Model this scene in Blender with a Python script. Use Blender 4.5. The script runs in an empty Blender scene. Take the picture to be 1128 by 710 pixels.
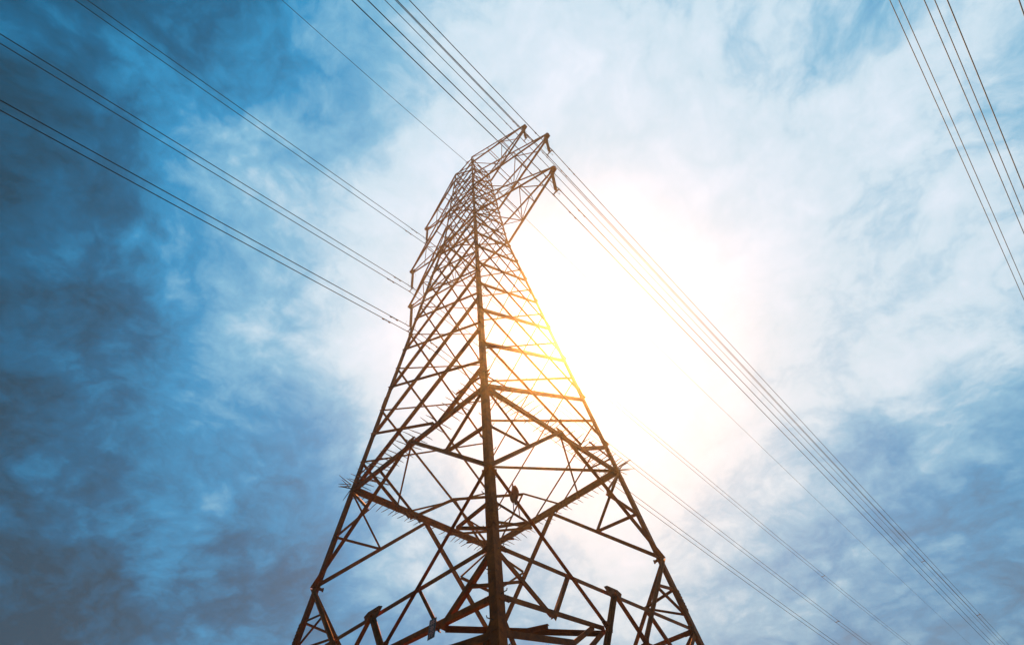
import bpy, bmesh, math, random
from mathutils import Vector, Matrix
random.seed(7)
SC = bpy.context.scene
COL = SC.collection
U = 3.5                      # metres per tower unit (half the width of the waist ring)
CAMU = (2.99372, -3.04269, -2.90684)
Z0 = 1.6 - CAMU[2] * U       # height of the ring above the ground
def W(x, y, z): return Vector((x * U, y * U, z * U + Z0))

# ------------------------------------------------------------ camera
cam_d = bpy.data.cameras.new('camera'); cam = bpy.data.objects.new('camera', cam_d); COL.objects.link(cam)
yaw, pitch, roll = 2.2351241, 0.9185149, -0.1412285
f = Vector((math.cos(pitch) * math.cos(yaw), math.cos(pitch) * math.sin(yaw), math.sin(pitch)))
r = Vector((math.sin(yaw), -math.cos(yaw), 0)); u = r.cross(f)
r2 = math.cos(roll) * r + math.sin(roll) * u; u2 = -math.sin(roll) * r + math.cos(roll) * u
M = Matrix((r2, u2, -f)).transposed().to_4x4(); M.translation = W(*CAMU)
cam.matrix_world = M
cam_d.sensor_fit = 'HORIZONTAL'; cam_d.sensor_width = 36
cam_d.lens = 36 * 513.347 / 1128
cam_d.clip_start = 0.05; cam_d.clip_end = 6000
SC.camera = cam

# ------------------------------------------------------------ light and sky
SUN = Vector((-0.3183, 0.5765, 0.7526)).normalized()
SUN_STRENGTH = 5.0; SUN_COLOR = (1.0, 0.5, 0.15); SKY_STRENGTH = 0.056
SC.view_settings.view_transform = 'Standard'; SC.view_settings.look = 'None'
SC.view_settings.gamma = 1; SC.view_settings.use_curve_mapping = False
SC.view_settings.exposure = 0.85
sd = bpy.data.lights.new('sun', 'SUN'); sd.energy = SUN_STRENGTH; sd.angle = math.radians(0.5); sd.color = SUN_COLOR
so = bpy.data.objects.new('sun', sd); COL.objects.link(so)
so.rotation_euler = (-SUN).to_track_quat('-Z', 'Y').to_euler()

class NT:
    """small helper that writes expressions as nodes"""
    def __init__(s, t): s.t = t; s.n = t.nodes; s.l = t.links
    def put(s, sock, v):
        if isinstance(v, bpy.types.NodeSocket): s.l.new(v, sock)
        else: sock.default_value = v
    def m(s, op, a, b=0.0, c=0.0, clamp=False):
        n = s.n.new('ShaderNodeMath'); n.operation = op; n.use_clamp = clamp
        s.put(n.inputs[0], a); s.put(n.inputs[1], b); s.put(n.inputs[2], c); return n.outputs[0]
    def v(s, op, a, b=(0, 0, 0), sc=None):
        n = s.n.new('ShaderNodeVectorMath'); n.operation = op
        s.put(n.inputs[0], a)
        if op == 'SCALE': s.put(n.inputs[3], sc)
        else: s.put(n.inputs[1], b)
        return n.outputs['Value'] if op == 'DOT_PRODUCT' else n.outputs[0]
    def noise(s, vec, scale, detail=6, rough=0.55, dist=0.0, lac=2.0, out='Fac'):
        n = s.n.new('ShaderNodeTexNoise'); s.put(n.inputs['Vector'], vec)
        n.inputs['Scale'].default_value = scale; n.inputs['Detail'].default_value = detail
        n.inputs['Roughness'].default_value = rough; n.inputs['Distortion'].default_value = dist
        n.inputs['Lacunarity'].default_value = lac
        return n.outputs[out]
    def ramp(s, fac, stops, interp='LINEAR'):
        n = s.n.new('ShaderNodeValToRGB'); n.color_ramp.interpolation = interp; e = n.color_ramp.elements
        while len(e) < len(stops): e.new(0.5)
        for el, (p, c) in zip(e, stops): el.position = p; el.color = c if len(c) == 4 else tuple(c) + (1,)
        s.put(n.inputs[0], fac); return n.outputs[0]
    def mix(s, fac, a, b, mode='MIX'):
        n = s.n.new('ShaderNodeMix'); n.data_type = 'RGBA'; n.blend_type = mode
        s.put(n.inputs[0], fac); s.put(n.inputs[6], a); s.put(n.inputs[7], b); return n.outputs[2]

def lin(*c):
    return tuple(((x / 255) / 12.92 if x / 255 <= .04045 else ((x / 255 + .055) / 1.055) ** 2.4) for x in c)

world = bpy.data.worlds.new('World'); SC.world = world; world.use_nodes = True
wt = world.node_tree; wt.nodes.clear(); N = NT(wt)
out = wt.nodes.new('ShaderNodeOutputWorld'); bg = wt.nodes.new('ShaderNodeBackground')
bg.inputs['Strength'].default_value = SKY_STRENGTH
wt.links.new(bg.outputs[0], out.inputs[0])
sky = wt.nodes.new('ShaderNodeTexSky'); sky.sky_type = 'NISHITA'; sky.sun_disc = False
sky.sun_elevation = math.asin(SUN.z); sky.sun_rotation = math.atan2(SUN.x, SUN.y)
tc = wt.nodes.new('ShaderNodeTexCoord')
D = N.v('NORMALIZE', tc.outputs['Generated'])
sep = wt.nodes.new('ShaderNodeSeparateXYZ'); wt.links.new(D, sep.inputs[0])
zz = N.m('MAXIMUM', sep.outputs[2], 0.0)
# a flat cloud layer high overhead: direction divided by its height
inv = N.m('DIVIDE', 1.0, N.m('ADD', zz, 0.38))
P = N.v('SCALE', D, sc=inv)
ang = N.m('ARCCOSINE', N.m('MINIMUM', N.v('DOT_PRODUCT', D, tuple(SUN)), 0.99999))
t = N.m('MULTIPLY', 0.8, N.m('SUBTRACT', 1.0, N.m('EXPONENT', N.m('MULTIPLY', -1.0, N.m('POWER', N.m('DIVIDE', ang, .29), 1.1)))))
LOBES = [(-0.482, -0.339, 0.808, 0.321), (-0.717, -0.188, 0.671, -0.085), (-0.896, 0.022, 0.444, 0.392), (-0.496, -0.107, 0.862, -0.164), (-0.797, 0.151, 0.585, -0.271), (-0.231, 0.07, 0.97, -0.209), (-0.569, 0.311, 0.761, -0.083), (0.056, 0.27, 0.961, -0.29), (-0.129, 0.47, 0.873, 0.369), (0.157, 0.552, 0.819, -0.154), (-0.085, 0.795, 0.601, -0.021), (-0.167, 0.929, 0.329, -0.145), (0.406, 0.597, 0.692, 0.119), (0.238, 0.808, 0.539, -0.255), (0.069, 0.945, 0.318, 0.21), (-0.546, 0.74, 0.393, -0.111), (-0.86, 0.342, 0.379, 0.053), (0.239, 0.685, 0.688, -0.19)]
for x, y, z, w in LOBES:
    e = N.m('EXPONENT', N.m('MULTIPLY', 9.0, N.m('SUBTRACT', N.v('DOT_PRODUCT', D, (x, y, z)), 1.0)))
    t = N.m('ADD', t, N.m('MULTIPLY', e, w))
warp = N.v('SCALE', N.v('SUBTRACT', N.noise(P, 2.6, 5, .55, out='Color'), (.5, .5, .5)), sc=0.20)
Pw = N.v('ADD', P, warp)
n1 = N.m('SUBTRACT', N.noise(Pw, 3.0, 10, .58), .5)
def billow(off, scale):      # rounded lumps with crisp creases between them
    return N.m('SUBTRACT', .22, N.m('ABSOLUTE', N.m('MULTIPLY', N.m('SUBTRACT', N.noise(N.v('ADD', Pw, off), scale, 7, .6), .5), 2.0)))
n2 = billow((7, 3, 1), 8.0); n3 = billow((2, 9, 4), 19.0)
# less cloud contrast where the sun burns through
soft = N.m('MINIMUM', N.m('ADD', 0.25, N.m('MULTIPLY', ang, 1.2)), 1.25)
cl = N.m('ADD', N.m('MULTIPLY', n1, .78), N.m('ADD', N.m('MULTIPLY', n2, .3), N.m('MULTIPLY', n3, .08)))
t = N.m('MULTIPLY', N.m('ADD', t, N.m('MULTIPLY', cl, soft)), .98, clamp=True)
K = 10.0
def kc(r, g, b, k=1.0): return tuple(x * K * k for x in lin(r, g, b))
cloud = N.ramp(t, [(0, kc(250, 252, 255, 1.2)), (.14, kc(238, 246, 255, 1.12)), (.28, kc(226, 240, 255, 1.05)), (.42, kc(202, 228, 244, 1.04)),
                   (.55, kc(128, 192, 226)), (.68, kc(34, 150, 204)), (.84, kc(0, 102, 146)), (1, kc(0, 66, 92))])
colr = N.mix(0.06, cloud, sky.outputs[0])
wt.links.new(colr, bg.inputs[0])

# ------------------------------------------------------------ materials
def material(name):
    m = bpy.data.materials.new(name); m.use_nodes = True
    return m, NT(m.node_tree), m.node_tree.nodes['Principled BSDF']
def steel(name, a, b, c, rough=.62, metal=.15, scale=3.0):
    m, n, p = material(name)
    tcn = m.node_tree.nodes.new('ShaderNodeTexCoord').outputs['Object']
    f1 = n.noise(tcn, scale, 6, .65); f2 = n.noise(tcn, scale * 9, 5, .7)
    k = n.m('ADD', n.m('MULTIPLY', f1, .65), n.m('MULTIPLY', f2, .35))
    c_ = n.ramp(k, [(.36, a), (.5, b), (.64, c)])
    oi = m.node_tree.nodes.new('ShaderNodeObjectInfo')
    vv = n.m('ADD', .72, n.m('MULTIPLY', oi.outputs['Random'], .5))
    n.put(p.inputs['Base Color'], n.v('SCALE', c_, sc=vv))
    n.put(p.inputs['Roughness'], n.m('ADD', n.m('MULTIPLY', f2, .3), rough - .15))
    p.inputs['Metallic'].default_value = metal
    bp = m.node_tree.nodes.new('ShaderNodeBump'); bp.inputs['Strength'].default_value = .25; bp.inputs['Distance'].default_value = .004
    n.put(bp.inputs['Height'], f2); n.put(p.inputs['Normal'], bp.outputs[0])
    return m
M_STEEL = steel('weathered_steel', (.10, .018, .0025), (.27, .055, .005), (.46, .115, .011), .72, .7)
M_WIRE = steel('dull_aluminium_wire', (.02, .02, .024), (.035, .035, .04), (.06, .06, .065), .65, .3, 1.0)
M_INS = steel('brown_glazed_porcelain', (.10, .03, .018), (.16, .05, .025), (.2, .065, .03), .35, 0, 2)
M_FIT = steel('forged_fitting', (.07, .035, .02), (.12, .055, .03), (.17, .08, .045), .6, .3, 8)
M_CONC = steel('old_concrete', (.24, .23, .2), (.32, .31, .28), (.4, .38, .34), .9, 0, 2)
M_PLATE = steel('worn_enamel_plate', (.10, .09, .09), (.15, .14, .14), (.22, .2, .2), .5, 0, 6)
M_INK = steel('faded_red_lettering', (.45, .2, .17), (.6, .3, .26), (.7, .45, .4), .6, 0, 6)
M_RAG = steel('red_brown_cloth', (.18, .05, .025), (.26, .075, .035), (.32, .1, .05), .95, 0, 9)
m, n, p = material('dry_grass')
tcn = m.node_tree.nodes.new('ShaderNodeTexCoord').outputs['Object']
k = n.m('ADD', n.m('MULTIPLY', n.noise(tcn, .08, 5, .6), .6), n.m('MULTIPLY', n.noise(tcn, 3, 6, .7), .4))
n.put(p.inputs['Base Color'], n.ramp(k, [(.35, (.035, .055, .02)), (.5, (.06, .075, .028)), (.65, (.13, .11, .055))]))
p.inputs['Roughness'].default_value = .95
M_GRASS = m

# ------------------------------------------------------------ helpers
def obj(name, bm, mat, parent=None, smooth=False, **props):
    me = bpy.data.meshes.new(name); bm.to_mesh(me); bm.free()
    me.materials.append(mat)
    if smooth:
        for q in me.polygons: q.use_smooth = True
    o = bpy.data.objects.new(name, me); COL.objects.link(o)
    if parent: o.parent = parent
    for a, b in props.items(): o[a] = b
    return o
def empty(name, loc, label, cat, group=None):
    o = bpy.data.objects.new(name, None); COL.objects.link(o); o.location = loc; o.empty_display_size = .3
    o['label'] = label; o['category'] = cat
    if group: o['group'] = group
    return o
def prism(bm, a, b, ex, ey, poly, poly2=None):
    """sweep polygon [(x,y)..] in axes ex,ey from a to b"""
    poly2 = poly2 or poly
    A = [bm.verts.new(a + ex * x + ey * y) for x, y in poly]
    B = [bm.verts.new(b + ex * x + ey * y) for x, y in poly2]
    k = len(poly)
    for i in range(k): bm.faces.new((A[i], A[(i + 1) % k], B[(i + 1) % k], B[i]))
    bm.faces.new(A[::-1]); bm.faces.new(B)
def angle_bar(bm, a, b, n, w, t, off=0.0, flip=1, up=1):
    """rolled steel angle: one flange flat in the face (normal n), the other standing on it (outwards up=1, inwards up=-1)"""
    d = (b - a).normalized(); e1 = (n - d * n.dot(d)).normalized(); e2 = d.cross(e1).normalized() * flip
    h = w / 2; s = up
    poly = [(-h, 0), (h, 0), (h, t * s), (-h + t, t * s), (-h + t, w * s), (-h, w * s)]
    prism(bm, a + e1 * off, b + e1 * off, e2, e1, poly)
def tube(bm, pts, rad, k=6, cap=True):
    rings = []
    prev = None
    for i, p in enumerate(pts):
        d = (pts[min(i + 1, len(pts) - 1)] - pts[max(i - 1, 0)]).normalized()
        if prev is None:
            e = d.orthogonal().normalized()
        else:
            e = (prev - d * prev.dot(d)).normalized()
        prev = e; g = d.cross(e)
        R = rad[i] if isinstance(rad, (list, tuple)) else rad
        rings.append([bm.verts.new(p + (e * math.cos(2 * math.pi * j / k) + g * math.sin(2 * math.pi * j / k)) * R) for j in range(k)])
    for A, B in zip(rings, rings[1:]):
        for j in range(k): bm.faces.new((A[j], A[(j + 1) % k], B[(j + 1) % k], B[j]))
    if cap: bm.faces.new(rings[0][::-1]); bm.faces.new(rings[-1])
def box(bm, c, ex, ey, ez, sx, sy, sz):
    prism(bm, c - ez * sz / 2, c + ez * sz / 2, ex, ey, [(-sx / 2, -sy / 2), (sx / 2, -sy / 2), (sx / 2, sy / 2), (-sx / 2, sy / 2)])

# ------------------------------------------------------------ ground
bm = bmesh.new()
G = 60; S = 3000
def gz(x, y):
    d = math.hypot(x, y); k = max(0, min(1, (d - 60) / 300))
    return k * (4 * math.sin(x * .004 + 1) * math.cos(y * .0051) + 1.5 * math.sin(x * .013 + y * .011)) - .02
ticks = [math.copysign(abs(i / G) ** 2.2 * S, i) for i in range(-G, G + 1)]
vs = [[bm.verts.new((x, y, gz(x, y))) for x in ticks] for y in ticks]
for j in range(2 * G):
    for i in range(2 * G): bm.faces.new((vs[j][i], vs[j][i + 1], vs[j + 1][i + 1], vs[j + 1][i]))
obj('ground', bm, M_GRASS, smooth=True, kind='structure')

# ------------------------------------------------------------ tower geometry
KS, ZB, WT, ZT = 0.10266, 5.4126, 0.3094, 9.2339
WB = 1 - KS * ZB
ZG = (0.0 - Z0) / U
def hw(z): return 1 - KS * z if z <= ZB else WB + (WT - WB) * (z - ZB) / (ZT - ZB)
CS = {'N': (1, -1), 'R': (1, 1), 'B': (-1, 1), 'L': (-1, -1)}
def node(c, z): w = hw(z); return W(CS[c][0] * w, CS[c][1] * w, z)
FACES = [('N', 'R'), ('R', 'B'), ('B', 'L'), ('L', 'N')]        # first corner: even nodes, second: odd nodes
def fnormal(a, b, z=0):
    A, B = Vector(CS[a] + (0,)), Vector(CS[b] + (0,))
    n = (A + B).normalized(); sl = KS if z <= ZB else (WB - WT) / (ZT - ZB)
    return (n + Vector((0, 0, sl))).normalized()
def fp(a, b, fr, z):
    return node(a, z).lerp(node(b, z), fr)

tower = empty('transmission_tower', (0, 0, 0), 'tall rust brown steel lattice pylon with six crossarms rising in the middle', 'pylon')

# legs: heavy angle sections, corner outwards, in four lengths of falling size
for c in 'NRBL':
    bm = bmesh.new()
    sx, sy = CS[c]
    segs = [(ZG, -1.5, .205, .024), (-1.5, 0.02, .19, .022), (0.02, 2.6, .17, .02), (2.6, ZB, .145, .017), (ZB, 7.3, .115, .014), (7.3, ZT, .09, .012)]
    for z1, z2, w, t in segs:
        ex, ey = Vector((-sx, 0, 0)), Vector((0, -sy, 0))
        poly = [(0, 0), (w, 0), (w, t), (t, t), (t, w), (0, w)]
        if sx * sy < 0: poly = poly[::-1]
        prism(bm, node(c, z1), node(c, z2), ex, ey, poly)
    # splice cover plates with bolts
    for z, w in ((-1.3, .19), (1.2, .165), (2.6, .15), (4.1, .14), (ZB, .12), (7.3, .09)):
        for e, s in ((Vector((-sx, 0, 0)), Vector((0, sy, 0))), (Vector((0, -sy, 0)), Vector((sx, 0, 0)))):
            ax = (node(c, z + .12) - node(c, z - .12)).normalized(); e_ = (e - ax * e.dot(ax)).normalized(); s_ = e_.cross(ax); s_ = s_ if s_.dot(s) > 0 else -s_
            cc = node(c, z) + e_ * (w * .52) + s_ * .012
            box(bm, cc, e_, s_, ax, w * .86, .018, .62)
            for q in range(-3, 4):
                for h in (-.25, .25):
                    box(bm, cc + ax * q * .085 + e_ * w * h + s_ * .018, e_, s_, ax, .03, .02, .03)
    obj('leg', bm, M_STEEL, tower)
    bm = bmesh.new()
    base = node(c, ZG); o_ = Vector((base.x, base.y, 0))
    prism(bm, o_ + Vector((0, 0, -.3)), o_ + Vector((0, 0, .28)), Vector((1, 0, 0)), Vector((0, 1, 0)), [(-.6, -.6), (.6, -.6), (.6, .6), (-.6, .6)], [(-.45, -.45), (.45, -.45), (.45, .45), (-.45, .45)])
    obj('footing', bm, M_CONC, tower)

bars = {}   # kind -> list of (length, builder)
def bar(kind, A, B, n, w, t=None, off=-.03, flip=1, up=-1, sh=0.0):
    t = t or max(.008, w * .11)
    d = (B - A).normalized()
    bars.setdefault(kind, []).append((A + d * sh, B - d * sh, n, w, t, off, flip, up))

# lattice between the ring and the top
ZL = [0, .34, .71, 1.08, 1.45, 1.82, 2.18, 2.55, 2.9, 3.25, 3.6, 3.93, 4.26, 4.57, 4.87, 5.15, ZB,
      5.68, 5.95, 6.2, 6.46, 6.72, 6.97, 7.2, 7.42, 7.63, 7.84, 8.05, 8.25, 8.46, 8.73, 8.98, ZT]
def clip0(pa, pb):   # cut a bar that would pass below the ring
    return pa
def lat(a, b, ja, jb, fam):
    """bar from corner a at level ja to corner b at level jb on face (a,b)"""
    za = ZL[ja] if ja >= 0 else ja * .36; zb = ZL[jb] if jb >= 0 else jb * .36
    A, B = node(a, za), node(b, zb)
    if za < 0 or zb < 0:
        fr = (0 - za) / (zb - za); wl = fr
        if fr <= 0.12 and za < 0 or fr >= .88 and zb < 0: return
        C = fp(a, b, fr, 0)
        if za < 0: A = C
        else: B = C
    if ja <= 16 and jb <= 16: n = fnormal(a, b)
    elif ja >= 16 and jb >= 16: n = fnormal(a, b, 9)
    else: n = (fnormal(a, b) + fnormal(a, b, 9)).normalized()
    z = max(za, zb)
    w = .105 if z < 3 else (.09 if z < ZB else .07)
    if fam: bar('diagonal_brace', A, B, n, w * .68, off=.004, up=1)
    else: bar('diagonal_brace', A, B, n, w * 1.12, off=-.034, up=-1)
for a, b in FACES:
    for j in range(0, len(ZL) + 3):
        # a_j(even) -> b_{j-3}(odd); b_j(odd) -> a_{j-3}(even)
        for (hi, lo, par, fam) in ((a, b, 0, 1), (b, a, 1, 0)):
            if j % 2 == par:
                J, K_ = j, j - 3
                if K_ < -2: continue
                if J < len(ZL): 
                    if J <= 0: continue
                    lat(hi, lo, J, K_, fam)
                elif K_ < len(ZL) - 1:      # finish against the top frame
                    z_ext = ZL[-1] + (J - len(ZL) + 1) * .25
                    zb = ZL[K_]; fr = (ZL[-1] - zb) / (z_ext - zb)
                    C = fp(lo, hi, fr, ZL[-1]); Bn = node(lo, zb)
                    if (C - Bn).length > .3: bar('diagonal_brace', Bn, C, fnormal(a, b, 9), .055, off=.004 if fam else -.03, up=1 if fam else -1)

for a, b in FACES:
    n = fnormal(a, b)
    # waist ring: heavy horizontals
    bar('ring_beam', node(a, 0), node(b, 0), n, .185, .02, off=-.045, sh=.1)
    # horizontals at the bend, at every crossarm and at the top
    for z, w in ((ZB - .09, .11), (6.12, .075), (6.97, .085), (7.78, .07), (8.73, .07), (ZT - .02, .08)):
        bar('horizontal_beam', node(a, z), node(b, z), fnormal(a, b, 9), w, off=-.05 if z > 6 else -.06, sh=.03)
    # braces of the panel under the ring
    z0, z1 = -.9374, -1.5242
    Mid = fp(a, b, .5, 0)
    for c, o_ in ((a, 0), (b, 1)):
        def q(fr, z): return fp(a, b, fr if o_ == 0 else 1 - fr, z)
        bar('knee_brace', Mid, node(c, z0), n, .12, off=.004, up=1, flip=1 if o_ == 0 else -1)
        m1 = q(.25, z0 * .5)          # point halfway down the knee brace (measured along it)
        m1 = Mid.lerp(node(c, z0), .48)
        bar('redundant_brace', node(c, 0), m1, n, .075, off=-.04, sh=.05)
        bar('redundant_brace', node(c, -.49), m1, n, .085, off=-.05, sh=.03)
        # second panel: down from z0 to the big inverted V
        Q = q(.413, -1.785)
        bar('diagonal_brace_low', node(c, z0), Q, n, .085, off=.004, up=1, flip=1 if o_ else -1)
        P_ = q(.5, z1)
        # inverted V from the middle of the low beam to the feet
        zf = ZG + .15
        bar('main_brace', P_, node(c, zf), n, .105, .014, off=.004, up=1, flip=-1 if o_ else 1)
        X = q(.30, z1)
        Y = q(.20, -1.835)
        bar('redundant_brace', X, Y, n, .08, off=-.05, flip=-1)
        bar('redundant_brace', node(c, z1), Y, n, .105, off=-.04, sh=.05)
        bar('redundant_brace', node(c, -1.76), node(c, z1).lerp(Y, .5), n, .06, off=-.06)
        bar('low_beam', node(c, -1.815), Q, n, .105, .014, off=-.04, sh=.05)
        bar('redundant_brace', node(c, -2.0), q(.26, -1.93), n, .12, off=-.05)
        bar('redundant_brace', q(.26, -1.93), q(.413, -1.785).lerp(Y, .25), n, .09, off=-.06)
        V1 = P_.lerp(node(c, zf), .62)
        bar('redundant_brace', Q, node(c, -2.45), n, .1, off=-.05, sh=.05)
        bar('redundant_brace', node(c, -1.815), V1, n, .1, off=-.06, sh=.05)
        bar('redundant_brace', node(c, -2.45), V1, n, .09, off=-.04, sh=.05)
        # small braces next to the leg above the foot of the knee
        bar('redundant_brace', node(c, -1.2), node(c, z0).lerp(Q, .36), n, .065, off=-.05)
        bar('redundant_brace', node(c, z1 * .93), node(c, z0).lerp(Q, .36), n, .065, off=-.06)
    bar('low_beam', node(a, z1), node(b, z1), n, .10, .014, off=-.045, sh=.1)
    # ring to lattice: little redundants above the ring
    for c, d_ in ((a, 0), (b, 1)):
        def q(fr, z): return fp(a, b, fr if d_ == 0 else 1 - fr, z)
        bar('redundant_brace', node(c, .17), q(.2, .22), n, .05, off=-.05)
# horizontal diaphragm bars inside the ring plane and the low panel
up = Vector((0, 0, 1))
mid = {ab: fp(ab[0], ab[1], .5, 0) for ab in FACES}
def ring_pt(a, b, fr): return fp(a, b, fr, 0) - up * .06
LB = lambda fr: fp('L', 'B', fr, 0) - up * .05
bar('redundant_brace', fp('L', 'N', .25, 0) - up * .08, fp('L', 'B', .46, 0) - up * .08, up, .07, off=0)
bar('redundant_brace', fp('L', 'N', .2, 0) - up * .09, fp('L', 'B', .38, 0) - up * .09, up, .055, off=-.01)
bar('redundant_brace', fp('L', 'N', .5, 0) - up * .07, fp('L', 'B', .29, 0) - up * .07, up, .06, off=-.02)
bar('redundant_brace', fp('R', 'N', .25, 0) - up * .08, fp('R', 'B', .46, 0) - up * .08, up, .06, off=-.02)
bar('redundant_brace', fp('R', 'N', .5, 0) - up * .07, fp('R', 'B', .29, 0) - up * .07, up, .06, off=-.02)
bar('redundant_brace', fp('L', 'B', .38, 0) - up * .10, W(-.42, -.1, 0) - up * .10, up, .08, off=0)
bar('redundant_brace', W(-.42, -.1, 0) - up * .10, fp('B', 'L', .05, 0) - up * .10, up, .07, off=-.02)
bar('redundant_brace', W(-.42, -.1, 0) - up * .11, W(.1, .42, 0) - up * .11, up, .075, off=0)
bar('redundant_brace', fp('R', 'B', .38, 0) - up * .10, W(.1, .42, 0) - up * .10, up, .08, off=0)
bar('redundant_brace', W(.1, .42, 0) - up * .10, fp('B', 'R', .05, 0) - up * .10, up, .07, off=-.02)
bar('redundant_brace', fp('B', 'L', .35, 0) - up * .12, fp('B', 'R', .35, 0) - up * .12, up, .07, off=0)
bar('redundant_brace', fp('B', 'L', .2, 0) - up * .12, fp('B', 'R', .2, 0) - up * .12, up, .06, off=0)
bar('low_beam', fp('N', 'L', .18, -1.83) - fnormal('L', 'N') * .08, fp('N', 'R', .4, -1.80) - fnormal('N', 'R') * .08, up, .09, off=0)
bar('low_beam', fp('N', 'R', .18, -1.86) - fnormal('N', 'R') * .1, fp('N', 'L', .4, -1.83) - fnormal('L', 'N') * .1, up, .09, off=-.02)
for z in (ZB - .09, 6.97, 8.73):
    bar('horizontal_beam', node('N', z) - up * .05, node('B', z) - up * .05, up, .06, off=0, sh=.1)
    bar('horizontal_beam', node('L', z) - up * .09, node('R', z) - up * .09, up, .06, off=-.02, sh=.1)

camp = W(*CAMU)
for kind, lst in bars.items():
    name = 'diagonal_brace' if kind == 'diagonal_brace_low' else kind
    pass
groups = {}
for kind, lst in bars.items():
    groups.setdefault({'diagonal_brace_low': 'diagonal_brace'}.get(kind, kind), []).extend(lst)
for name, lst in groups.items():
    lst.sort(key=lambda s: -(s[1] - s[0]).length * s[3] / ((s[0] + s[1]) / 2 - camp).length_squared)
    for s in lst[:98]:
        bm = bmesh.new(); A, B, n, w, t, off, flip, up_ = s
        angle_bar(bm, A, B, n, w, t, off, flip, up_)
        bmesh.ops.recalc_face_normals(bm, faces=bm.faces)
        obj(name, bm, M_STEEL, tower)
    if len(lst) > 98:
        bm = bmesh.new()
        for A, B, n, w, t, off, flip, up_ in lst[98:]: angle_bar(bm, A, B, n, w, t, off, flip, up_)
        bmesh.ops.recalc_face_normals(bm, faces=bm.faces)
        obj('upper_bracing', bm, M_STEEL, tower, kind='stuff')

# gusset plates
def gusset(c, n, d, pts, off=.02, t=.014, bolts=True):
    """flat plate around point c: pts in (along d, along n x d)"""
    bm = bmesh.new(); d = (d - n * d.dot(n)).normalized(); e = n.cross(d)
    prism(bm, c + n * off, c + n * (off + t), d, e, pts)
    if bolts:
        cx = sum(p_[0] for p_ in pts) / len(pts); cy = sum(p_[1] for p_ in pts) / len(pts)
        for x, y in pts:
            for k in (.4, .75):
                box(bm, c + d * (cx + (x - cx) * k) + e * (cy + (y - cy) * k) + n * (off + t + .008), d, e, n, .03, .03, .02)
    bmesh.ops.recalc_face_normals(bm, faces=bm.faces)
    obj('gusset_plate', bm, M_STEEL, tower)
for a, b in FACES:
    n = fnormal(a, b)
    for fr, z, s in ((.5, 0, .2), (.5, -1.5242, .36), (.413, -1.785, .2), (.587, -1.785, .2)):
        gusset(fp(a, b, fr, z), n, fp(a, b, 1, z) - fp(a, b, 0, z), [(-s, .07), (-s * .5, -s * .45), (s * .5, -s * .45), (s, .07), (s * .6, .13), (-s * .6, .13)], off=.022)
    for c, o_ in ((a, b), (b, a)):
        for z, s in ((0, .24), (-.9374, .12), (-1.5242, .22), (-1.815, .2)):
            dd = node(o_, z) - node(c, z); dn = dd.normalized()
            e = n.cross(dn)
            gusset(node(c, z) + dn * .2, n, dn, [(-.16, -s * .6), (s * .4, -s * .28), (s * .9, -.06), (s * .9, .06), (s * .4, s * .28), (-.16, s * .6)], off=-.062)
        if z:
            pass
# flared collar plates on the legs right above the ring
for c in 'N':
    sx, sy = CS[c]
    for e in (Vector((sx, 0, 0)), Vector((0, sy, 0))):
        bm = bmesh.new(); o_ = node(c, .06)
        other = Vector((-sx, 0, 0)) if e.y else Vector((0, -sy, 0))
        for h in (0.0, .17):
            b0 = o_ + up * h + other * .03
            v = [(0, 0), (.21, .1), (.24, .16), (.05, .2), (0, .22)]
            prism(bm, b0, b0 + other * .014, e, up, v)
        bmesh.ops.recalc_face_normals(bm, faces=bm.faces)
        obj('collar_plate', bm, M_STEEL, tower)

# step bolts up two legs
cnt = 0
for c, e0 in (('N', 0), ('B', 1)):
    z = ZG + .4
    while z < (ZB if c == 'N' else 1.0):
        sx, sy = CS[c]
        e = Vector((sx, 0, 0)) if cnt % 2 else Vector((0, sy, 0)); in_ = Vector((0, -sy, 0)) if cnt % 2 else Vector((-sx, 0, 0))
        base = node(c, z) + in_ * .12
        bm = bmesh.new(); tube(bm, [base, base + e * .15, base + e * .16 + up * .035], .010, 6)
        obj('step_bolt', bm, M_FIT, tower); cnt += 1; z += .45 / U
        if cnt > 96: break

# bird / climbing spikes fanned out from the ring
sp = []
def spike(o_, d_, l):
    sp.append((o_, d_.normalized(), l))
def face_out(a, b): v = Vector(CS[a] + (0,)) + Vector(CS[b] + (0,)); return v.normalized()
for a, b in FACES:
    o_n = face_out(a, b); L_ = (node(b, 0) - node(a, 0)).length; near = 'N' in (a, b)
    k = 27
    for i in range(k):
        fr = (i + .5 + random.uniform(-.2, .2)) / k
        if random.random() < .06: continue
        b0 = fp(a, b, fr, 0) + up * random.uniform(-.03, .02)
        spike(b0, o_n + up * random.uniform(-.1, .15) + (node(b, 0) - node(a, 0)).normalized() * random.uniform(-.12, .12), random.uniform(.44, .56))
        if near:
            spike(b0 - o_n * .12, -o_n + up * random.uniform(-.1, .2) + (node(b, 0) - node(a, 0)).normalized() * random.uniform(-.12, .12), random.uniform(.34, .46))
for c in 'LR':
    sx, sy = CS[c]
    for i in range(7):
        a_ = math.atan2(sy, sx) + math.radians(-75 + 150 * i / 6 + random.uniform(-5, 5))
        spike(node(c, 0) + up * random.uniform(0, .25), Vector((math.cos(a_), math.sin(a_), random.uniform(-.15, .35))), random.uniform(.45, .6))
random.shuffle(sp)
bs = bmesh.new()
for i, (o_, d_, l) in enumerate(sp):
    bm = bmesh.new() if i < 98 else bs
    mid_ = o_ + d_ * l * .6; tip = o_ + d_ * l - up * l * random.uniform(-.04, .06)
    tube(bm, [o_, mid_, tip], [.016, .014, .008], 5)
    if i < 98: obj('spike', bm, M_FIT, tower)
obj('spike_row', bs, M_FIT, tower, kind='stuff')

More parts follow.
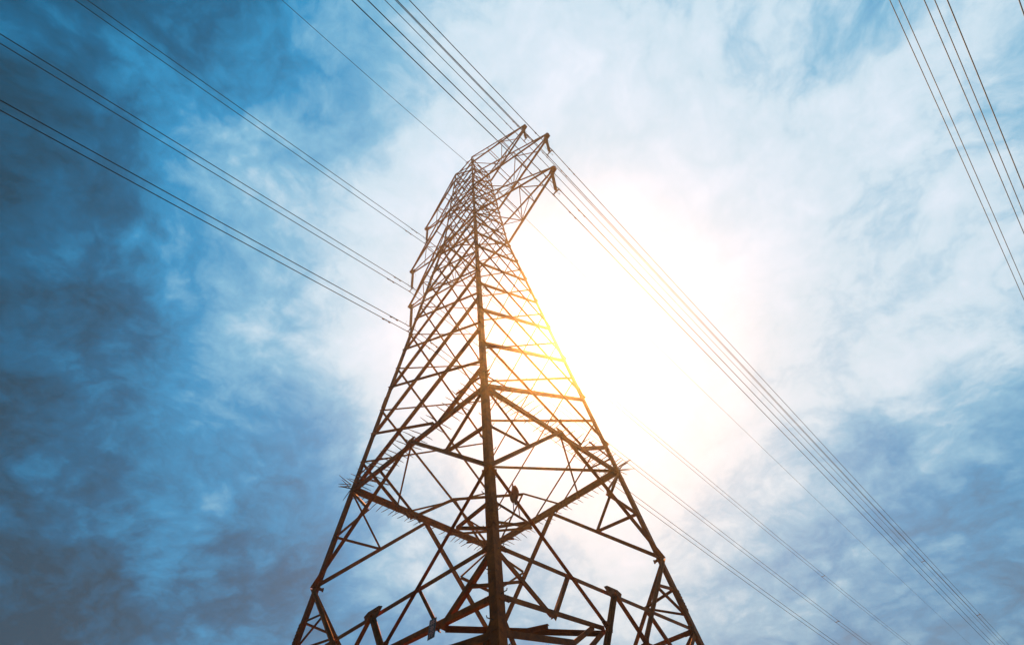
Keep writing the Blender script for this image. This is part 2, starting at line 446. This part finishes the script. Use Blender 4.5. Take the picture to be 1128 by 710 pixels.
# crossarms
TIPS = [(1.781, 8.729, ZT - .01), (2.1635, 6.9727, 7.78), (1.989, 5.3255, 6.12)]
def crossarm(sd, a, h, hu):
    c1, c2 = ('N', 'R') if sd > 0 else ('L', 'B')
    tip = W(sd * a, 0, h); tu = tip + up * .13
    lo = [node(c1, h), node(c2, h)]; hi = [node(c1, hu), node(c2, hu)]
    ty = [Vector((0, -.09, 0)), Vector((0, .09, 0))]
    out_ = Vector((sd, 0, 0))
    lace = bmesh.new()
    def ab(bm, A, B, n, w, off=0): angle_bar(bm, A, B, n, w, max(.007, w * .11), off, 1, -1)
    K = 5
    # bottom face zigzag
    fr = [0, .33, .6, .82]
    for i in range(len(fr) - 1):
        s = i % 2
        A = lo[s].lerp(tip + ty[s], fr[i]); B = lo[1 - s].lerp(tip + ty[1 - s], fr[i + 1])
        ab(lace, A, B, up, .05, .012)
        if i: ab(lace, lo[0].lerp(tip + ty[0], fr[i]), lo[1].lerp(tip + ty[1], fr[i]), up, .05, -.012)
    for s in (0, 1):
        nn = Vector((0, -1 if s == 0 else 1, 0))
        for i in range(len(fr) - 1):
            A = lo[s].lerp(tip + ty[s], fr[i + 1]); B = hi[s].lerp(tu + ty[s], fr[i + 1])
            A0 = lo[s].lerp(tip + ty[s], fr[i]); B0 = hi[s].lerp(tu + ty[s], fr[i])
            if i < 2: ab(lace, A, B, nn, .045, .012)
            if i < 2: ab(lace, A0 if i % 2 else B0, B if i % 2 else A, nn, .05, -.012)
    for i in (1, 2):
        ab(lace, hi[0].lerp(tu + ty[0], fr[i]), hi[1].lerp(tu + ty[1], fr[i]), up, .045, 0)
    bmesh.ops.recalc_face_normals(lace, faces=lace.faces)
    arm = obj('crossarm', lace, M_STEEL, tower)
    for s in (0, 1):
        nn = Vector((0, -1 if s == 0 else 1, 0))
        bm = bmesh.new(); angle_bar(bm, lo[s], tip + ty[s] + out_ * .3, up, .125, .014, 0, 1 if s else -1, -1)
        bmesh.ops.recalc_face_normals(bm, faces=bm.faces); obj('chord', bm, M_STEEL, arm)
        bm = bmesh.new(); angle_bar(bm, hi[s], tu + ty[s] + out_ * .1, up, .09, .012, .01, 1 if s else -1, -1)
        bmesh.ops.recalc_face_normals(bm, faces=bm.faces); obj('chord', bm, M_STEEL, arm)
    bm = bmesh.new()
    box(bm, tip + out_ * .05 + up * .03, out_, Vector((0, 1, 0)), up, .52, .025, .13)
    box(bm, tip + out_ * .12 + up * .005, out_, Vector((0, 1, 0)), up, .42, .16, .02)
    box(bm, tip - up * .12, out_, Vector((0, 1, 0)), up, .1, .05, .16)
    obj('tip_plate', bm, M_STEEL, arm)
for a, h, hu in TIPS:
    for sd in (1, -1): crossarm(sd, a, h, hu)
# little peak carrying the shield wire
bm = bmesh.new(); pk = W(.1, 0, 9.40)
for c in 'NRBL': angle_bar(bm, node(c, ZT - .01), pk, Vector(CS[c] + (.5,)).normalized(), .08, .01, 0, 1, -1)
box(bm, pk, Vector((1, 0, 0)), Vector((0, 1, 0)), up, .16, .3, .12)
bmesh.ops.recalc_face_normals(bm, faces=bm.faces)
obj('peak_frame', bm, M_STEEL, tower)

# number plate on the low beam of the near left face
n = fnormal('L', 'N'); dd = (fp('N', 'L', 1, 0) - fp('N', 'L', 0, 0)).normalized()
pc = fp('N', 'L', .21, -1.795) + n * .012
ez = n.cross(dd); ez = ez if ez.z > 0 else -ez
pc = pc - ez * .12 + n * .04
bm = bmesh.new(); box(bm, pc, dd, n, ez, .21, .008, .36)
plate = obj('number_plate', bm, M_PLATE, tower, label='small dark plate with faded lettering bolted to the low beam')
bm = bmesh.new()
fr_ = pc + n * .0075
rt = -dd
def stroke(x0, y0, x1, y1, w=.014):
    A = fr_ + rt * x0 + ez * y0; B = fr_ + rt * x1 + ez * y1; d_ = (B - A).normalized(); s_ = n.cross(d_)
    prism(bm, A, B, s_, n, [(-w / 2, -.002), (w / 2, -.002), (w / 2, .002), (-w / 2, .002)])
for s_ in [(-.06, .13, .06, .13), (-.02, .155, -.035, .06), (.025, .155, .03, .06), (-.065, .095, .065, .095), (-.05, .03, .05, .03), (0, .045, 0, -.03),
           (-.06, 0, .06, 0), (-.045, -.03, .045, -.03), (-.06, -.07, -.005, -.07), (-.03, -.055, -.05, -.15), (.01, -.06, .06, -.06), (.06, -.06, .055, -.14), (.012, -.06, .012, -.14), (.012, -.1, .058, -.1), (.012, -.143, .055, -.143)]:
    stroke(*s_)
obj('lettering', bm, M_INK, plate)

# ------------------------------------------------------------ wires
ML, MR = 0.0, 0.0079
CW = [(1.7512, 7.8927), (2.1035, 6.0651), (1.9179, 4.4209)]
SAG = ((0.1340, 0.0007), (0.1316, 0.00107)); HD = 0.0642
LIM = 120.0
def wire_z(z0, y, sg=SAG):
    s, c = sg[0] if y < 0 else sg[1]
    a = abs(y); v = s / (2 * c)
    if a > 60:   # climbs to the next tower
        return z0 - s * 60 + c * 3600 + (a - 60) ** 2 * .0016
    return z0 - s * a + c * a * a
def wire_pt(x0, z0, y, sg=SAG, m=None):
    mm = (MR if y > 0 else ML) if m is None else m
    return W(x0 + mm * y, y, wire_z(z0, y, sg))
YS = sorted(set([round(s * v, 3) for s in (-1, 1) for v in [0, .08, .2, .4, .7, 1.1, 1.6, 2.3, 3, 4, 5, 6.2, 7.5, 9, 11, 13, 15.5, 18, 21, 24, 27, 31, 35, 40, 46, 52, 60, 70, 80, 95, 108, 120]]))
def damper(parent, pfun, y, sgn):
    """stockbridge damper: clamp, messenger strand and two bell weights under the wire"""
    c = pfun(y); d = (pfun(y + .01) - pfun(y - .01)).normalized(); dn = Vector((0, 0, -1))
    bm = bmesh.new(); L_ = .24; dr = dn * .085
    tube(bm, [c + d * -L_ + dr, c + dr * .92, c + d * L_ + dr], .009, 6)
    box(bm, c + dr * .5, d, d.cross(dn), dn, .04, .03, .12)
    for s in (-1, 1):
        q = c + dr + d * s * L_
        tube(bm, [q - d * .075, q - d * .04, q + d * .06, q + d * .085], [.02, .036, .042, .025], 8)
    obj('vibration_damper', bm, M_FIT, parent)
ARM = ['top', 'middle', 'bottom']
LAB = {
 (1, 0): 'the highest right crossarm, nearest the tower peak', (1, 1): 'the middle right crossarm', (1, 2): 'the lowest right crossarm, beside the bright sun glow',
 (-1, 0): 'the highest left crossarm', (-1, 1): 'the middle left crossarm', (-1, 2): 'the lowest left crossarm'}
WR = .024
for sd in (1, -1):
    for k, (a, z0) in enumerate(CW):
        for of in (1, -1):
            x0 = sd * a + of * HD
            pf = lambda y, x0=x0, z0=z0: wire_pt(x0, z0, y)
            bm = bmesh.new(); tube(bm, [pf(y) for y in YS], WR, 6)
            side = ('inner' if sd * of < 0 else 'outer')
            w_ = obj('conductor_wire', bm, M_WIRE, None, smooth=True,
                     label=side + ' cable of the pair hung under ' + LAB[(sd, k)].split(',')[0], category='power cable', group='twin conductor cables on the pylon')
            for y in (-.47 + .04 * of, .5 + .04 * of): damper(w_, pf, y, 1)
        # insulator string, hanging from the tip plate down to a yoke
        at, ht, _ = TIPS[k]
        top = W(sd * at, 0, ht) - up * .17; bot = W(sd * a, 0, z0) + up * .20
        ins = empty('insulator_string', top, 'brown insulator string hanging from ' + LAB[(sd, k)], 'insulator', 'insulator strings under the crossarms')
        def iobj(name, bm, mat, par, smooth=False):
            for v in bm.verts: v.co -= top
            return obj(name, bm, mat, par, smooth)
        ax = (bot - top).normalized(); Ln = (bot - top).length
        bm = bmesh.new(); tube(bm, [top + ax * .1, bot - ax * .08], .03, 8)
        core = iobj('insulator_core', bm, M_FIT, ins, True)
        bm = bmesh.new(); ND = int((Ln - .35) / .125)
        for i in range(ND):
            c = top + ax * (.2 + i * .125)
            tube(bm, [c, c + ax * .03, c + ax * .062, c + ax * .085, c + ax * .09], [.03, .05, .095, .1, .04], 14)
        iobj('insulator_discs', bm, M_INS, ins, True)
        bm = bmesh.new(); tube(bm, [top + up * .07, top + ax * .12], .035, 8); box(bm, top, Vector((1, 0, 0)), Vector((0, 1, 0)), up, .1, .05, .12)
        iobj('shackle', bm, M_FIT, ins)
        bm = bmesh.new()
        prism(bm, bot + Vector((0, -.01, 0)), bot + Vector((0, .01, 0)), Vector((1, 0, 0)), up, [(-.06, .06), (.06, .06), (.26, -.12), (.24, -.17), (-.24, -.17), (-.26, -.12)])
        yk = iobj('yoke_plate', bm, M_FIT, ins)
        for of in (1, -1):
            c = W(sd * a + of * HD, 0, z0)
            bm = bmesh.new(); tube(bm, [c + Vector((0, -.2, -.02)), c + Vector((0, -.07, 0)), c + Vector((0, .07, 0)), c + Vector((0, .2, -.02))], [.022, .036, .036, .022], 8)
            box(bm, c + up * .05, Vector((1, 0, 0)), Vector((0, 1, 0)), up, .03, .06, .12)
            iobj('suspension_clamp', bm, M_FIT, yk)
        for s in (-1, 1):
            bm = bmesh.new()
            tube(bm, [bot + Vector((0, s * .03, 0)), bot + Vector((0, s * .3, .02)), bot + Vector((0, s * .42, .2)), bot + Vector((0, s * .38, .5))], .009, 6)
            iobj('arcing_horn', bm, M_FIT, ins)
            bm = bmesh.new()
            tube(bm, [top + Vector((0, s * .03, -.05)), top + Vector((0, s * .26, -.03)), top + Vector((0, s * .34, -.2)), top + Vector((0, s * .3, -.45))], .009, 6)
            iobj('arcing_horn', bm, M_FIT, ins)
# spacers that hold the twin cables apart
for sd, k, y, wh in ((-1, 0, 22.2, 'the highest left crossarm'), (-1, 1, 21.7, 'the middle left crossarm'), (1, 0, 24.3, 'the highest right crossarm'), (1, 1, 25.6, 'the middle right crossarm'), (1, 2, 24.0, 'the lowest right crossarm')):
    a, z0 = CW[k]
    A = wire_pt(sd * a - HD, z0, y); B = wire_pt(sd * a + HD, z0, y)
    bm = bmesh.new()
    yv = Vector((0, 1, 0))
    tube(bm, [A, B], .035, 8)
    for q in (A, B): tube(bm, [q - yv * .11, q - yv * .05, q + yv * .05, q + yv * .11], [.03, .06, .06, .03], 8)
    obj('cable_spacer', bm, M_FIT, None, label='small dark spacer clamping the twin cables from ' + wh, category='cable spacer', group='spacers on the twin cables')
# shield wire
def gzz(y):
    if y < 0:
        a = -y
        if a < 5.3: return 9.41 - .195 * a + .010 * a * a
        b_ = a - 5.3; return 9.41 - .195 * 5.3 + .010 * 28.09 - .089 * b_ + .0008 * b_ * b_
    return 9.41 - .123 * y + .00092 * y * y if y < 65 else 9.41 - .123 * 65 + .00092 * 4225 + .0012 * (y - 65) ** 2
bm = bmesh.new(); tube(bm, [W(.1 + (MR * y if y > 0 else 0), y, gzz(y)) for y in YS], .020, 6)
obj('shield_wire', bm, M_WIRE, None, smooth=True, label='single thin wire running over the peak of the pylon', category='ground wire')
# cables of a neighbouring parallel line, top right
for x, z2, y2, sl, lb in ((8.35, 7.053, 2.854, .1085, 'leftmost cable of the parallel line crossing the upper right corner'),
                          (8.478, 7.051, 2.981, .1085, 'second cable from the left in the line crossing the upper right corner'),
                          (8.2, 5.96, 2.64, .120, 'third cable from the left in the line crossing the upper right corner'),
                          (8.328, 5.951, 2.767, .119, 'fourth cable from the left in the line crossing the upper right corner'),
                          (7.5, 4.355, 1.852, .120, 'fifth cable from the left in the line crossing the upper right corner'),
                          (8.0, 3.991, 2.325, .120, 'rightmost cable, only just cutting the extreme upper right corner')):
    def zf(y): 
        if y > -30: return z2 - sl * (y - y2) + .0009 * (y - y2) * (y - y2 - 8)
        return z2 + .1 + abs(y) * .0
    bm = bmesh.new(); tube(bm, [W(x, y, zf(y)) for y in YS if -30 < y < 90], WR, 6)
    obj('overhead_cable', bm, M_WIRE, None, smooth=True, label=lb, category='power cable', group='cables of the parallel line at upper right')

# cloth caught on a brace inside the lower panel
rg = empty('cloth_rag', W(1.113, -.917, -1.10), 'small torn red brown rag caught on a brace right of the near leg', 'rag')
r0 = Vector((0, 0, 0)); n = fnormal('N', 'R')
bm = bmesh.new()
rx = Vector((0, 1, 0))
def grid_rag():
    rows = []
    for i in range(9):
        v = i / 8; wd = .12 * math.sin(math.pi * min(1, v * .75 + .12)) + .02
        rows.append([bm.verts.new(rx * ((j / 4 - .5) * 2 * wd + .03 * math.sin(v * 5)) + up * (.22 - v * .52) + n * (.10 + .03 * math.sin(j * 1.7 + v * 6))) for j in range(5)])
    for A, B in zip(rows, rows[1:]):
        for j in range(4): bm.faces.new((A[j], A[j + 1], B[j + 1], B[j]))
grid_rag()
bmesh.ops.solidify(bm, geom=bm.faces[:], thickness=.012)
obj('torn_cloth', bm, M_RAG, rg, True)
for s in (-1, 1):
    bm = bmesh.new(); tube(bm, [rx * s * .06 + up * -.2 + n * .1, rx * (s * .09) + up * -.42 + n * .12, rx * (s * .1 + .02) + up * -.6 + n * .1], .012, 5)
    obj('cloth_strip', bm, M_RAG, rg, True)

# ------------------------------------------------------------ haze
ADDED_HAZE = True  # even scattering volume added so a warm sun glow washes over the tower
if ADDED_HAZE:
    bm = bmesh.new()
    box(bm, Vector((0, 0, 19)), Vector((1, 0, 0)), Vector((0, 1, 0)), up, 6400, 6400, 56)
    hz = obj('added_haze', bm, None or bpy.data.materials.new('pale_added_haze'), None, kind='stuff')
    hm = hz.data.materials[0]; hm.use_nodes = True; ht = hm.node_tree; ht.nodes.clear()
    ho = ht.nodes.new('ShaderNodeOutputMaterial'); pv = ht.nodes.new('ShaderNodeVolumePrincipled')
    pv.inputs['Color'].default_value = (1, .82, .62, 1); pv.inputs['Density'].default_value = .0020
    pv.inputs['Anisotropy'].default_value = .9
    ht.links.new(pv.outputs[0], ho.inputs['Volume'])
